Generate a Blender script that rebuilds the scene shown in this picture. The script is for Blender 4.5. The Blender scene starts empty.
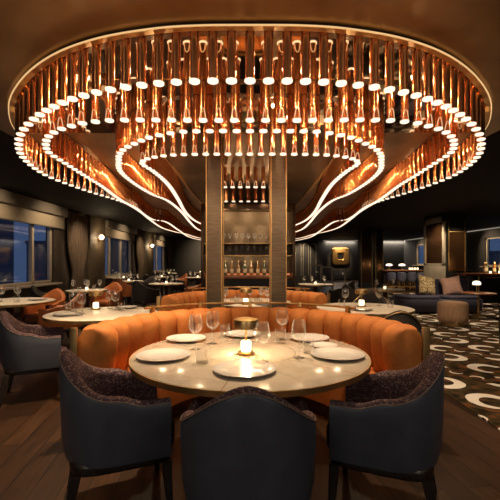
import bpy, bmesh, math, random
from mathutils import Vector, Matrix
random.seed(7)
PI = math.pi
S = bpy.context.scene
C = S.collection

# ------------------------------------------------------------------ materials
def new_mat(name):
    m = bpy.data.materials.new(name); m.use_nodes = True
    nt = m.node_tree
    for n in list(nt.nodes): nt.nodes.remove(n)
    out = nt.nodes.new('ShaderNodeOutputMaterial')
    return m, nt, out

class NT:
    def __init__(s, nt): s.nt = nt
    def n(s, t, **k):
        x = s.nt.nodes.new(t)
        for a, b in k.items(): setattr(x, a, b)
        return x
    def l(s, a, b): s.nt.links.new(a, b)
    def m(s, op, a, b=None, c=None):
        x = s.n('ShaderNodeMath', operation=op)
        for i, v in enumerate((a, b, c)):
            if v is None: continue
            if isinstance(v, (int, float)): x.inputs[i].default_value = v
            else: s.l(v, x.inputs[i])
        return x.outputs[0]
    def mix(s, fac, a, b):
        x = s.n('ShaderNodeMix', data_type='RGBA')
        for i, v in ((0, fac), (6, a), (7, b)):
            if isinstance(v, (int, float)): x.inputs[i].default_value = v
            elif isinstance(v, tuple): x.inputs[i].default_value = (*v, 1) if len(v) == 3 else v
            else: s.l(v, x.inputs[i])
        return x.outputs[2]

def pm(name, col, rough=.5, metal=0., col2=None, scale=20., bump=0., stretch=(1,1,1), coat=0., sheen=0., spec=.5, detail=3., contrast=(.35,.65), bscale=None):
    m, nt, out = new_mat(name); k = NT(nt)
    b = k.n('ShaderNodeBsdfPrincipled')
    b.inputs['Base Color'].default_value = (*col, 1)
    b.inputs['Roughness'].default_value = rough
    b.inputs['Metallic'].default_value = metal
    b.inputs['Specular IOR Level'].default_value = spec
    b.inputs['Coat Weight'].default_value = coat
    b.inputs['Coat Roughness'].default_value = .1
    if sheen:
        b.inputs['Sheen Weight'].default_value = sheen
        b.inputs['Sheen Roughness'].default_value = .4
        b.inputs['Sheen Tint'].default_value = (*[min(1, c*1.6+.05) for c in col], 1)
    if col2 or bump:
        tc = k.n('ShaderNodeTexCoord'); mp = k.n('ShaderNodeMapping')
        mp.inputs['Scale'].default_value = stretch
        k.l(tc.outputs['Object'], mp.inputs[0])
        nz = k.n('ShaderNodeTexNoise'); nz.inputs['Scale'].default_value = scale; nz.inputs['Detail'].default_value = detail
        k.l(mp.outputs[0], nz.inputs['Vector'])
        if col2:
            r = k.n('ShaderNodeMapRange'); r.inputs[1].default_value = contrast[0]; r.inputs[2].default_value = contrast[1]
            k.l(nz.outputs[0], r.inputs[0])
            k.l(k.mix(r.outputs[0], col, col2), b.inputs['Base Color'])
        if bump:
            src = nz
            if bscale:
                src = k.n('ShaderNodeTexNoise'); src.inputs['Scale'].default_value = bscale
                k.l(mp.outputs[0], src.inputs['Vector'])
            bp = k.n('ShaderNodeBump'); bp.inputs['Strength'].default_value = bump; bp.inputs['Distance'].default_value = .004
            k.l(src.outputs[0], bp.inputs['Height']); k.l(bp.outputs[0], b.inputs['Normal'])
    k.l(b.outputs[0], out.inputs[0])
    return m

def emit(name, col, st):
    m, nt, out = new_mat(name); k = NT(nt)
    e = k.n('ShaderNodeEmission'); e.inputs[0].default_value = (*col, 1); e.inputs[1].default_value = st
    k.l(e.outputs[0], out.inputs[0]); return m

def glass(name, tint=(1,1,1), ior=1.45, gain=1.0, base=.03, edge_glint=0.):
    m, nt, out = new_mat(name); k = NT(nt)
    t = k.n('ShaderNodeBsdfTransparent'); t.inputs[0].default_value = (*tint, 1)
    g = k.n('ShaderNodeBsdfGlossy'); g.inputs['Roughness'].default_value = .04
    f = k.n('ShaderNodeFresnel'); geo = k.n('ShaderNodeNewGeometry')
    k.l(k.m('ADD', ior, k.m('MULTIPLY', geo.outputs['Backfacing'], 1/ior-ior)), f.inputs[0])
    fac = k.m('MINIMUM', k.m('ADD', k.m('MULTIPLY', f.outputs[0], gain), base), 1.)
    mx = k.n('ShaderNodeMixShader'); k.l(fac, mx.inputs[0]); k.l(t.outputs[0], mx.inputs[1]); k.l(g.outputs[0], mx.inputs[2])
    last = mx
    if edge_glint:
        d = k.n('ShaderNodeBsdfTranslucent'); d.inputs[0].default_value = (.95, .92, .86, 1)
        last = k.n('ShaderNodeMixShader'); 
        lw = k.n('ShaderNodeLayerWeight'); lw.inputs[0].default_value = .5
        k.l(k.m('ADD', edge_glint, k.m('MULTIPLY', k.m('POWER', lw.outputs[1], 3.), .45)), last.inputs[0])  # whitish glint painted into the glass, strongest towards the edges
        k.l(mx.outputs[0], last.inputs[1]); k.l(d.outputs[0], last.inputs[2])
    k.l(last.outputs[0], out.inputs[0]); return m

def wood_floor():
    m, nt, out = new_mat('plank_floor'); k = NT(nt)
    b = k.n('ShaderNodeBsdfPrincipled')
    tc = k.n('ShaderNodeTexCoord'); mp = k.n('ShaderNodeMapping')
    mp.inputs['Rotation'].default_value = (0, 0, math.radians(82))
    k.l(tc.outputs['Object'], mp.inputs[0])
    br = k.n('ShaderNodeTexBrick'); br.offset = .37
    br.inputs['Scale'].default_value = 1; br.inputs['Brick Width'].default_value = 1.5; br.inputs['Row Height'].default_value = .16
    br.inputs['Mortar Size'].default_value = .005; br.inputs['Bias'].default_value = 0
    br.inputs['Color1'].default_value = (.068, .029, .011, 1); br.inputs['Color2'].default_value = (.016, .0064, .0028, 1)
    br.inputs['Mortar'].default_value = (.008, .004, .002, 1)
    k.l(mp.outputs[0], br.inputs['Vector'])
    mp2 = k.n('ShaderNodeMapping'); mp2.inputs['Scale'].default_value = (2, 30, 1); k.l(mp.outputs[0], mp2.inputs[0])
    nz = k.n('ShaderNodeTexNoise'); nz.inputs['Scale'].default_value = 1.6; nz.inputs['Detail'].default_value = 6
    k.l(mp2.outputs[0], nz.inputs['Vector'])
    mx = k.n('ShaderNodeMix', data_type='RGBA', blend_type='MULTIPLY'); mx.inputs[0].default_value = .75
    k.l(br.outputs[0], mx.inputs[6])
    r = k.n('ShaderNodeMapRange'); r.inputs[1].default_value = .3; r.inputs[2].default_value = .7; r.inputs[3].default_value = .35; r.inputs[4].default_value = 1.4
    k.l(nz.outputs[0], r.inputs[0]); k.l(r.outputs[0], mx.inputs[7])
    k.l(mx.outputs[2], b.inputs['Base Color'])
    b.inputs['Roughness'].default_value = .36
    bp = k.n('ShaderNodeBump'); bp.inputs['Strength'].default_value = .3; bp.inputs['Distance'].default_value = .002
    k.l(br.outputs[1], bp.inputs['Height']); bp.invert = True; k.l(bp.outputs[0], b.inputs['Normal'])
    k.l(b.outputs[0], out.inputs[0]); return m

def carpet_mat():
    m, nt, out = new_mat('crescent_carpet'); k = NT(nt)
    b = k.n('ShaderNodeBsdfPrincipled'); b.inputs['Roughness'].default_value = .95; b.inputs['Specular IOR Level'].default_value = .1
    tc = k.n('ShaderNodeTexCoord'); sp = k.n('ShaderNodeSeparateXYZ'); k.l(tc.outputs['Object'], sp.inputs[0])
    dn = k.n('ShaderNodeTexNoise'); dn.inputs['Scale'].default_value = 3.
    k.l(tc.outputs['Object'], dn.inputs['Vector'])
    X = k.m('ADD', sp.outputs[0], k.m('MULTIPLY', k.m('SUBTRACT', dn.outputs[0], .5), .06)); Y = sp.outputs[1]
    sx, sy = .66, .56
    yr = k.m('DIVIDE', Y, sy); row = k.m('FLOOR', yr)
    odd = k.m('FLOORED_MODULO', row, 2.)
    sgn = k.m('SUBTRACT', 1., k.m('MULTIPLY', odd, 2.))
    xr = k.m('ADD', k.m('DIVIDE', X, sx), k.m('MULTIPLY', odd, .22))
    u = k.m('MULTIPLY', k.m('MULTIPLY', k.m('SUBTRACT', k.m('FRACT', xr), .5), sx), sgn)
    v = k.m('MULTIPLY', k.m('MULTIPLY', k.m('SUBTRACT', k.m('FRACT', yr), .5), sy), sgn)
    def rad(du, dv):
        a = k.m('SUBTRACT', u, du); c = k.m('SUBTRACT', v, dv)
        return k.m('SQRT', k.m('ADD', k.m('MULTIPLY', a, a), k.m('MULTIPLY', c, c)))
    outer = k.m('LESS_THAN', rad(0, 0), .21)
    inner = k.m('GREATER_THAN', rad(.02, -.035), .132)
    gap = k.m('SUBTRACT', 1., k.m('MULTIPLY', k.m('GREATER_THAN', u, -.02), k.m('LESS_THAN', v, .03)))
    cres = k.m('MULTIPLY', k.m('MULTIPLY', outer, inner), gap)
    tail = k.m('MULTIPLY', k.m('LESS_THAN', rad(.20, -.17), .075), k.m('GREATER_THAN', rad(.225, -.145), .07))
    cres = k.m('MAXIMUM', cres, tail)
    nz = k.n('ShaderNodeTexNoise'); nz.inputs['Scale'].default_value = 9; k.l(tc.outputs['Object'], nz.inputs['Vector'])
    r = k.n('ShaderNodeValToRGB')
    e = r.color_ramp.elements; e[0].position = .38; e[0].color = (.018, .011, .006, 1); e[1].position = .7; e[1].color = (.15, .05, .02, 1)
    q = r.color_ramp.elements.new(.52); q.color = (.05, .035, .014, 1)
    k.l(nz.outputs[0], r.inputs[0])
    fz = k.n('ShaderNodeTexNoise'); fz.inputs['Scale'].default_value = 160; k.l(tc.outputs['Object'], fz.inputs['Vector'])
    white = k.mix(fz.outputs[0], (.62, .57, .50), (.82, .77, .70))
    k.l(k.mix(cres, r.outputs[0], white), b.inputs['Base Color'])
    bp = k.n('ShaderNodeBump'); bp.inputs['Strength'].default_value = .4; bp.inputs['Distance'].default_value = .004
    k.l(fz.outputs[0], bp.inputs['Height']); k.l(bp.outputs[0], b.inputs['Normal'])
    k.l(b.outputs[0], out.inputs[0]); return m

def marble():
    m, nt, out = new_mat('cream_marble'); k = NT(nt)
    b = k.n('ShaderNodeBsdfPrincipled')
    tc = k.n('ShaderNodeTexCoord')
    nz = k.n('ShaderNodeTexNoise'); nz.inputs['Scale'].default_value = 2.2; nz.inputs['Detail'].default_value = 6; nz.inputs['Distortion'].default_value = 1.5
    k.l(tc.outputs['Object'], nz.inputs['Vector'])
    v = k.m('ABSOLUTE', k.m('SUBTRACT', nz.outputs[0], .5))
    r = k.n('ShaderNodeMapRange'); r.inputs[1].default_value = 0; r.inputs[2].default_value = .06
    k.l(v, r.inputs[0])
    col = k.mix(r.outputs[0], (.41, .34, .255), (.47, .395, .30))
    # inlaid joint lines between the stone slabs
    sp = k.n('ShaderNodeSeparateXYZ'); k.l(tc.outputs['Object'], sp.inputs[0])
    ang = k.m('ARCTAN2', sp.outputs[1], sp.outputs[0])
    seg = k.m('ABSOLUTE', k.m('SUBTRACT', k.m('FRACT', k.m('ADD', k.m('MULTIPLY', ang, 6/(2*PI)), .17)), .5))
    rr = k.m('SQRT', k.m('ADD', k.m('MULTIPLY', sp.outputs[0], sp.outputs[0]), k.m('MULTIPLY', sp.outputs[1], sp.outputs[1])))
    line = k.m('MULTIPLY', k.m('LESS_THAN', k.m('MULTIPLY', seg, rr), .003), k.m('GREATER_THAN', rr, .3))
    ring = k.m('LESS_THAN', k.m('ABSOLUTE', k.m('SUBTRACT', rr, .3)), .003)
    k.l(k.mix(k.m('MAXIMUM', line, ring), col, (.27, .19, .11)), b.inputs['Base Color'])
    b.inputs['Roughness'].default_value = .13
    k.l(b.outputs[0], out.inputs[0]); return m

def tweed_mat(name, c1, c2, c3):
    m, nt, out = new_mat(name); k = NT(nt)
    b = k.n('ShaderNodeBsdfPrincipled'); b.inputs['Roughness'].default_value = .9; b.inputs['Specular IOR Level'].default_value = .15
    tc = k.n('ShaderNodeTexCoord')
    vo = k.n('ShaderNodeTexVoronoi'); vo.inputs['Scale'].default_value = 130; k.l(tc.outputs['Object'], vo.inputs['Vector'])
    sp = k.n('ShaderNodeSeparateColor'); k.l(vo.outputs['Color'], sp.inputs[0])
    a = k.mix(sp.outputs[0], c1, c2)
    k.l(k.mix(k.m('GREATER_THAN', sp.outputs[1], .8), a, c3), b.inputs['Base Color'])
    bp = k.n('ShaderNodeBump'); bp.inputs['Strength'].default_value = .8; bp.inputs['Distance'].default_value = .004; bp.invert = True
    k.l(vo.outputs['Distance'], bp.inputs['Height']); k.l(bp.outputs[0], b.inputs['Normal'])
    k.l(b.outputs[0], out.inputs[0]); return m

M = {}
M['floor'] = wood_floor(); M['carpet'] = carpet_mat(); M['marble'] = marble()
M['ceil'] = pm('dark_ceiling_paint', (.012, .009, .007), .75, spec=.12)
M['bronze_ceil'] = pm('bronze_ceiling_leaf', (.46, .28, .13), .42, 1., col2=(.30, .17, .07), scale=1.6, bump=.08, bscale=9)
def copper_mat():
    m, nt, out = new_mat('copper_tube'); k = NT(nt)
    b = k.n('ShaderNodeBsdfPrincipled'); b.inputs['Metallic'].default_value = .95
    b.inputs['Base Color'].default_value = (.82, .35, .14, 1)
    b.inputs['Roughness'].default_value = .14; b.inputs['Anisotropic'].default_value = .85; b.inputs['Anisotropic Rotation'].default_value = ANI
    t = k.n('ShaderNodeTangent', direction_type='RADIAL', axis='Z'); k.l(t.outputs[0], b.inputs['Tangent'])
    k.l(b.outputs[0], out.inputs[0]); return m
ANI = .25
M['copper'] = copper_mat()
M['copper_inner'] = pm('polished_bronze_canopy', (.34, .18, .08), .22, 1.)
M['canopy'] = pm('polished_bronze_mirror', (.92, .66, .44), .04, 1.)
M['rim'] = pm('dark_bronze_rim', (.05, .03, .018), .3, .9)
M['halo'] = emit('added_halo_glow', (1., .60, .26), .5)
M['gold'] = pm('golden_rim', (.75, .45, .17), .45, .8)
M['brass'] = pm('aged_brass', (.72, .47, .19), .36, .92, col2=(.5, .3, .11), scale=8)
M['darkbronze'] = pm('dark_bronze', (.10, .06, .035), .35, .9)
M['disc'] = emit('warm_lamp_glass', (1., .72, .50), 1.0)
M['arch'] = emit('warm_arch_glow', (1., .60, .32), .5)
M['wall'] = pm('brown_wall_plaster', (.085, .062, .045), .7, col2=(.06, .044, .032), scale=3, bump=.1)
M['wallr'] = pm('grey_wall_fabric', (.06, .055, .048), .75, col2=(.045, .04, .036), scale=40, stretch=(1,1,.05))
M['pil'] = pm('olive_pilaster', (.13, .095, .055), .65, col2=(.10, .07, .04), scale=5)
M['blind'] = pm('cream_blind_cloth', (.48, .39, .27), .85, col2=(.40, .32, .22), scale=60, stretch=(1,.2,3), bump=.1)
M['head'] = pm('taupe_pelmet', (.17, .14, .105), .75)
M['frame'] = pm('cream_window_frame', (.55, .45, .32), .5)
M['curtain'] = pm('brown_curtain', (.13, .085, .052), .85, col2=(.09, .058, .035), scale=30, stretch=(1,1,.1))
M['pane'] = glass('window_glass', (.85, .9, 1.), 1.5, 1.0, .02)
M['glass'] = glass('clear_glass', (.985, .98, .97), 1.45, 1.3, .03, .008)
M['glass_far'] = glass('whitened_lit_glass', (.985, .98, .97), 1.45, 1.6, .05, .12)  # whitened copy, the look of lit glasses is put into the material
M['leather'] = pm('navy_leather', (.058, .062, .080), .40, col2=(.048, .051, .066), scale=12, bump=.12, bscale=220)
M['tweed'] = tweed_mat('plum_tweed', (.095, .055, .056), (.045, .028, .038), (.20, .13, .115))
M['tan'] = pm('tan_piping', (.16, .11, .08), .5)
M['legs'] = pm('black_stained_wood', (.022, .014, .010), .35, col2=(.014, .009, .007), scale=9, stretch=(8,8,1))
M['orange'] = pm('orange_velvet', (.52, .172, .030), .75, col2=(.46, .145, .024), scale=30, sheen=.2, bump=.05)
M['rust'] = pm('rust_leather', (.40, .125, .035), .5, col2=(.34, .10, .027), scale=14)
M['dark_fab'] = pm('black_brown_cloth', (.026, .019, .016), .75, sheen=.2, col2=(.02, .015, .012), scale=60)
M['blue'] = pm('navy_velvet', (.048, .048, .085), .7, sheen=.25, col2=(.038, .038, .068), scale=30)
M['stool'] = pm('slate_blue_velvet', (.075, .08, .13), .7, sheen=.3)
M['plate'] = pm('white_porcelain', (.55, .51, .46), .14, coat=.4)
M['white'] = pm('white_tabletop', (.62, .55, .45), .3, col2=(.55, .48, .38), scale=6)
M['column'] = pm('woven_bronze_cladding', (.19, .13, .075), .5, .25, col2=(.12, .078, .042), scale=60, stretch=(.15,.15,2.2), bump=.3)
M['mirror'] = pm('bronze_mirror', (.30, .15, .065), .18, .92)
M['cream'] = pm('cream_stone', (.48, .42, .32), .5, col2=(.42, .36, .27), scale=4)
M['walnut'] = pm('walnut_counter', (.22, .085, .035), .3, col2=(.13, .045, .018), scale=3, stretch=(1,8,1))
M['black'] = pm('black_lacquer', (.008, .007, .007), .4)
M['cush1'] = pm('ochre_patterned_cloth', (.62, .48, .26), .9, col2=(.24, .17, .08), scale=22, contrast=(.45,.55))
M['cush2'] = pm('dusty_pink_cloth', (.46, .28, .22), .9, col2=(.36, .21, .16), scale=30)
M['pouf'] = pm('beige_pleated_cloth', (.52, .33, .20), .85, col2=(.45, .28, .17), scale=25)
M['shade'] = emit('lamp_shade_glow', (1., .80, .55), 2.)
M['candle'] = emit('candle_glow', (1., .74, .42), 2.6)
M['globe'] = emit('sconce_globe_glow', (1., .76, .46), 5.)
M['cove'] = emit('cove_strip_glow', (1., .86, .68), .16)
M['glow_red'] = emit('amber_shelf_glow', (1., .30, .12), .5)
M['bottle'] = pm('amber_bottle_glass', (.20, .085, .02), .08, 0, coat=1.)
M['bottle_green'] = pm('dark_green_bottle_glass', (.03, .05, .02), .08, 0, coat=1.)
M['label_paper'] = pm('bottle_label_paper', (.6, .5, .35), .7)
M['art'] = pm('hammered_gold', (.60, .36, .13), .35, .85, col2=(.38, .2, .06), scale=14, bump=.6)
M['facade'] = pm('dusk_facade', (.10, .11, .14), .8, col2=(.08, .09, .12), scale=2)
M['facade_pane'] = pm('dusk_facade_pane', (.02, .03, .05), .15)
M['lit'] = emit('lit_office_pane', (1., .72, .4), .5)

# ------------------------------------------------------------------ mesh builder
class MB:
    def __init__(s): s.v = []; s.f = []; s.mi = []; s.cur = 0
    def add(s, vs, fs):
        o = len(s.v); s.v += [tuple(p) for p in vs]
        for f in fs: s.f.append([i+o for i in f]); s.mi.append(s.cur)
        return s
    def box(s, x0, x1, y0, y1, z0, z1, mat=None):
        vs = [Vector((x, y, z)) for z in (z0, z1) for y in (y0, y1) for x in (x0, x1)]
        if mat is not None: vs = [mat @ p for p in vs]
        return s.add(vs, [(0,2,3,1),(4,5,7,6),(0,1,5,4),(1,3,7,5),(3,2,6,7),(2,0,4,6)])
    def lathe(s, prof, seg=24, c=(0,0,0)):
        """closed body of revolution: prof from bottom to top [(r,z)..]"""
        vs = []; fs = []; idx = []
        for r, z in prof:
            if r < 1e-5: idx.append([len(vs)]); vs.append((c[0], c[1], c[2]+z))
            else:
                idx.append(list(range(len(vs), len(vs)+seg)))
                vs += [(c[0]+r*math.cos(2*PI*i/seg), c[1]+r*math.sin(2*PI*i/seg), c[2]+z) for i in range(seg)]
        for a, b in zip(idx[:-1], idx[1:]):
            for i in range(seg):
                j = (i+1) % seg
                if len(a) == 1 and len(b) == 1: continue
                if len(a) == 1: fs.append((a[0], b[j], b[i]))
                elif len(b) == 1: fs.append((a[i], a[j], b[0]))
                else: fs.append((a[i], a[j], b[j], b[i]))
        if len(idx[0]) > 1: fs.append(tuple(reversed(idx[0])))
        if len(idx[-1]) > 1: fs.append(tuple(idx[-1]))
        return s.add(vs, fs)
    def loft(s, rings, closed_ring=True, loop=False, cap=True):
        """rings: list of equal-length point lists"""
        n = len(rings[0]); vs = [p for r in rings for p in r]; fs = []
        R = len(rings)
        for i in range(R if loop else R-1):
            a = i*n; b = ((i+1) % R)*n
            for j in range(n if closed_ring else n-1):
                q = (j+1) % n
                fs.append((a+j, a+q, b+q, b+j))
        if cap and closed_ring and not loop:
            fs.append(tuple(range(n-1, -1, -1))); fs.append(tuple(range((R-1)*n, R*n)))
        return s.add(vs, fs)
    def tube(s, pts, r, seg=8, loop=False, cap=True):
        pts = [Vector(p) for p in pts]; rings = []
        n = len(pts); rs = r if isinstance(r, (list, tuple)) else [r]*n
        up = None
        for i, p in enumerate(pts):
            if loop: d = pts[(i+1) % n]-pts[i-1]
            else: d = pts[min(i+1, n-1)]-pts[max(i-1, 0)]
            d.normalize()
            if up is None:
                up = Vector((0,0,1)) if abs(d.z) < .9 else Vector((1,0,0))
            a = d.cross(up); 
            if a.length < 1e-4: a = d.orthogonal()
            a.normalize(); b = a.cross(d); up = b
            rings.append([p+(a*math.cos(2*PI*j/seg)+b*math.sin(2*PI*j/seg))*rs[i] for j in range(seg)])
        return s.loft(rings, True, loop, cap)
    def build(s, name, mat, parent=None, smooth=True, bevel=0., ang=40, bseg=2):
        me = bpy.data.meshes.new(name)
        bm = bmesh.new()
        vs = [bm.verts.new(p) for p in s.v]
        for f, mi in zip(s.f, s.mi):
            try:
                q = bm.faces.new([vs[i] for i in f]); q.material_index = mi
            except ValueError: pass
        bmesh.ops.recalc_face_normals(bm, faces=bm.faces)
        if bevel:
            es = [e for e in bm.edges if len(e.link_faces) == 2 and e.calc_face_angle(0) > math.radians(35)]
            bmesh.ops.bevel(bm, geom=es, offset=bevel, segments=bseg, profile=.6, affect='EDGES', clamp_overlap=True)
        bm.to_mesh(me); bm.free()
        for m in (mat if isinstance(mat, (list, tuple)) else [mat]): me.materials.append(m)
        if smooth:
            for p in me.polygons: p.use_smooth = True
            me.set_sharp_from_angle(angle=math.radians(ang))
        o = bpy.data.objects.new(name, me); C.objects.link(o)
        if parent: o.parent = parent
        return o

def tag(o, label, cat, group=None, kind=None):
    o['label'] = label; o['category'] = cat
    if group: o['group'] = group
    if kind: o['kind'] = kind
    return o
def thing(name, label, cat, loc=(0,0,0), rz=0., group=None):
    o = bpy.data.objects.new(name, None); C.objects.link(o); o.empty_display_size = .1
    o.location = loc; o.rotation_euler = (0, 0, rz)
    return tag(o, label, cat, group)
def struct(o): o['kind'] = 'structure'; return o
def dup(root, label, loc, rz=0., group=None, scale=None):
    r = root.copy(); C.objects.link(r); r.location = loc; r.rotation_euler = (0, 0, rz)
    r['label'] = label
    if group: r['group'] = group
    elif 'group' in r: del r['group']
    if scale: r.scale = scale
    for ch in list(root.children):
        c = ch.copy(); C.objects.link(c); c.parent = r
        for g in list(ch.children):
            d = g.copy(); C.objects.link(d); d.parent = c
    return r
class Proto:
    """first use moves the prototype itself, later uses copy it"""
    def __init__(s, maker): s.maker = maker; s.o = None
    def put(s, label, loc, rz=0., group=None, scale=None):
        if s.o is None:
            s.o = s.maker(); o = s.o
            o.location = loc; o.rotation_euler = (0, 0, rz); o['label'] = label
            if group: o['group'] = group
            if scale: o.scale = scale
            return o
        return dup(s.o, label, loc, rz, group, scale)

def smooth01(t): t = max(0., min(1., t)); return t*t*(3-2*t)

# ------------------------------------------------------------------ room shell
XL, XR, YB, YF, H = -5.7, 11.4, 28., -3.2, 3.0
b = MB(); b.box(XL-.3, XR+.3, YF-.3, YB+.3, -.12, 0); struct(b.build('floor', M['floor'], smooth=False))
b = MB(); b.box(2.0, 9.6, 3.0, 16.2, .0, .012); o = struct(b.build('floor_carpet', M['carpet'], smooth=False)); o['label'] = 'dark carpet with cream crescents to the right of the tables'
b = MB(); b.box(XL-.3, XR+.3, YF-.3, YB+.3, H, H+.15); struct(b.build('ceiling', M['ceil'], smooth=False))
# bronze leaf ceiling field over the chandelier
b = MB(); b.box(-3.08, 3.08, YF, 24.5, H-.02, H); struct(b.build('ceiling_panel', M['bronze_ceil'], smooth=False))
for i, sx in enumerate((-1, 1)):
    b = MB(); b.box(sx*1.33-.025, sx*1.33+.025, 5.2, 24, H-.055, H-.02); struct(b.build('trim_%d' % (i+1), M['gold'], bevel=.004))
# left wall with three window openings
WIN = [(5.4, 11.0), (14.74, 18.3), (22.2, 25.3)]
ZS, ZT = .76, 2.72
b = MB(); y = YF
for (a, c) in WIN:
    b.box(XL-.25, XL, y, a, 0, H); b.box(XL-.25, XL, a, c, 0, ZS); b.box(XL-.25, XL, a, c, ZT, H); y = c
b.box(XL-.25, XL, y, YB, 0, H); struct(b.build('wall_left', M['wall'], smooth=False))
b = MB(); b.box(XL-.25, XR+.25, YB, YB+.25, 0, H); struct(b.build('wall_back', M['wallr'], smooth=False))
b = MB(); b.box(XL-.25, XR+.25, YF-.25, YF, 0, H); struct(b.build('wall_front', M['wall'], smooth=False))
WR = [(15.6, 18.35, 1.15, 2.52), (24.1, 26.0, 1.15, 2.55)]
b = MB(); y = YF
for (a, c, z0, z1) in WR:
    b.box(XR, XR+.25, y, a, 0, H); b.box(XR, XR+.25, a, c, 0, z0); b.box(XR, XR+.25, a, c, z1, H); y = c
b.box(XR, XR+.25, y, YB, 0, H); struct(b.build('wall_right', M['wallr'], smooth=False))
# baseboards
for nm, bx in (('baseboard_left', (XL, XL+.02, YF, YB)), ('baseboard_back', (XL, XR, YB-.02, YB)), ('baseboard_right', (XR-.02, XR, YF, YB))):
    b = MB(); b.box(*bx, 0, .12); struct(b.build(nm, M['legs'], bevel=.004))
# windows
def window(n, x, side, y0, y1, z0, z1, mull):
    s = side
    b = MB(); d = .05
    b.box(x-d, x+d, y0, y0+.07, z0, z1); b.box(x-d, x+d, y1-.07, y1, z0, z1)
    b.box(x-d, x+d, y0, y1, z0, z0+.07); b.box(x-d, x+d, y0, y1, z1-.07, z1)
    for m in mull: b.box(x-d, x+d, m-.05, m+.05, z0, z1)
    f = struct(b.build('window_%d' % n, M['frame'], bevel=.006))
    b = MB(); b.box(x-.006, x+.006, y0+.03, y1-.03, z0+.03, z1-.03); b.build('pane', M['pane'], f, smooth=False)
    b = MB(); b.box(min(x, x+s*.34), max(x, x+s*.34), y0-.05, y1+.05, z0-.05, z0); b.build('sill', M['frame'], f, bevel=.006)
window(1, XL-.12, 1, 5.4, 11.0, ZS, ZT, [7.4, 10.05])
window(2, XL-.12, 1, 14.74, 18.3, ZS, ZT, [15.55, 16.9])
window(3, XL-.12, 1, 22.2, 25.3, ZS, ZT, [23.4])
window(4, XR+.12, -1, WR[0][0], WR[0][1], WR[0][2], WR[0][3], [17.2])
window(5, XR+.12, -1, WR[1][0], WR[1][1], WR[1][2], WR[1][3], [24.9])
# blinds, curtains, pilasters, sconces on the left wall
LBL = ['first', 'second', 'third']
for i, (a, c) in enumerate([(4.9, 11.5), (14.7, 18.5), (22.1, 25.5)]):
    where = ['nearest window on the left wall', 'second window along the left wall', 'farthest window on the left wall'][i]
    t = thing('roller_blind', 'cream blind under a taupe pelmet over the ' + where, 'blind', (XL+.01, (a+c)/2, 2.36))
    L = (c-a)/2
    b = MB(); b.box(0, .05, -L, L, 0, .34); b.build('blind_cloth', M['blind'], t, bevel=.006)
    b = MB(); b.box(.0, .16, -L, L, .34, .62); b.build('pelmet', M['head'], t, bevel=.01)
    b = MB(); b.box(-.004, .056, -L, L, -.03, 0); b.build('bottom_bar', M['head'], t, bevel=.005)
def curtain(y0, y1, label, tie=True):
    n = 60; rings = []
    for k in range(14):
        z = .25+(2.62)*k/13
        pinch = 1-.45*math.exp(-((z-.95)/.55)**2) if tie else 1
        row = []; back = []
        yc = (y0+y1)/2
        for j in range(n+1):
            u = j/n; yy = yc+(u-.5)*(y1-y0)*pinch
            d = .10+.035*math.sin(u*2*PI*8)+.01*math.sin(u*31+z)
            row.append(Vector((XL+.03+d, yy, z))); back.append(Vector((XL+.03+d-.03, yy, z)))
        rings.append(row+back[::-1])
    b = MB(); b.loft(rings); o = b.build('curtain', M['curtain'], ang=70)
    return tag(o, label, 'curtain')
curtain(11.55, 12.95, 'brown gathered curtain beside the nearest window on the left wall')
curtain(18.55, 20.0, 'brown gathered curtain beside the second window along the left wall')
curtain(25.6, 27.7, 'brown gathered curtain in the far left corner of the room')
for i, (a, c) in enumerate([(13.25, 14.62), (20.1, 22.0)]):
    b = MB(); b.box(XL, XL+.1, a, c, .0, H); struct(b.build('trim_%d' % (3+i), M['pil'], bevel=.01))
def make_sconce():
    t = thing('wall_sconce', '', 'wall lamp')
    b = MB(); b.lathe([(.0,-.005),(.06,-.005),(.06,.005),(0,.005)], 20)
    pts = [(p[2]+.01, p[0], p[1]) for p in b.v]; b.v = pts; b.build('back_plate', M['brass'], t)
    b = MB(); b.tube([(.015,0,0),(.07,0,-.01),(.11,0,-.05),(.12,0,-.02)], .009, 8); b.build('arm', M['brass'], t)
    b = MB(); b.lathe([(0,-.01),(.05,.0),(.085,.05),(.085,.10),(.05,.15),(0,.16)], 20, (.12,0,-.01)); b.build('globe', M['globe'], t)
    return t
sc = Proto(make_sconce)
sc.put('glowing globe sconce on the pilaster between the first and second windows', (XL+.1, 13.95, 2.2))
sc.put('glowing globe sconce on the far pilaster between second and third windows', (XL+.1, 21.2, 2.2))

# buildings outside the windows
def building(label, x0, x1, y0, y1, h, face):
    t = thing('city_building', label, 'building', ((x0+x1)/2, (y0+y1)/2, -12))
    a, c = (x1-x0)/2, (y1-y0)/2
    b = MB(); b.box(-a, a, -c, c, 0, h+12); b.build('facade', M['facade'], t, smooth=False)
    b = MB(); b.box(-a-.2, a+.2, -c-.2, c+.2, h+12, h+12.4); b.build('parapet', M['facade'], t, smooth=False)
    xs = a if face > 0 else -a
    w = MB(); l = MB()
    for r in range(6):
        z = 8.2+r*3.1
        if z+2 > h+12: break
        k = -c+.8
        while k+1.6 < c:
            (l if random.random() < .07 else w).box(min(xs, xs+face*.06), max(xs, xs+face*.06), k, k+1.6, z, z+1.9)
            k += 2.5
    w.build('window_panes', M['facade_pane'], t, smooth=False)
    if l.v: l.build('lit_panes', M['lit'], t, smooth=False)
building('dark blue building close outside the nearest left window', -28, -15, 12, 24, 9, 1)
building('distant low dusky block seen through the nearest left window', -35.5, -30.5, 60, 68, 4.3, 1)
building('distant tall dusky block seen through the second left window', -26.5, -23.8, 70, 78, 7, 1)
building('dusky building outside the window on the right', 45, 54, 62, 72, 3, -1)

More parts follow.
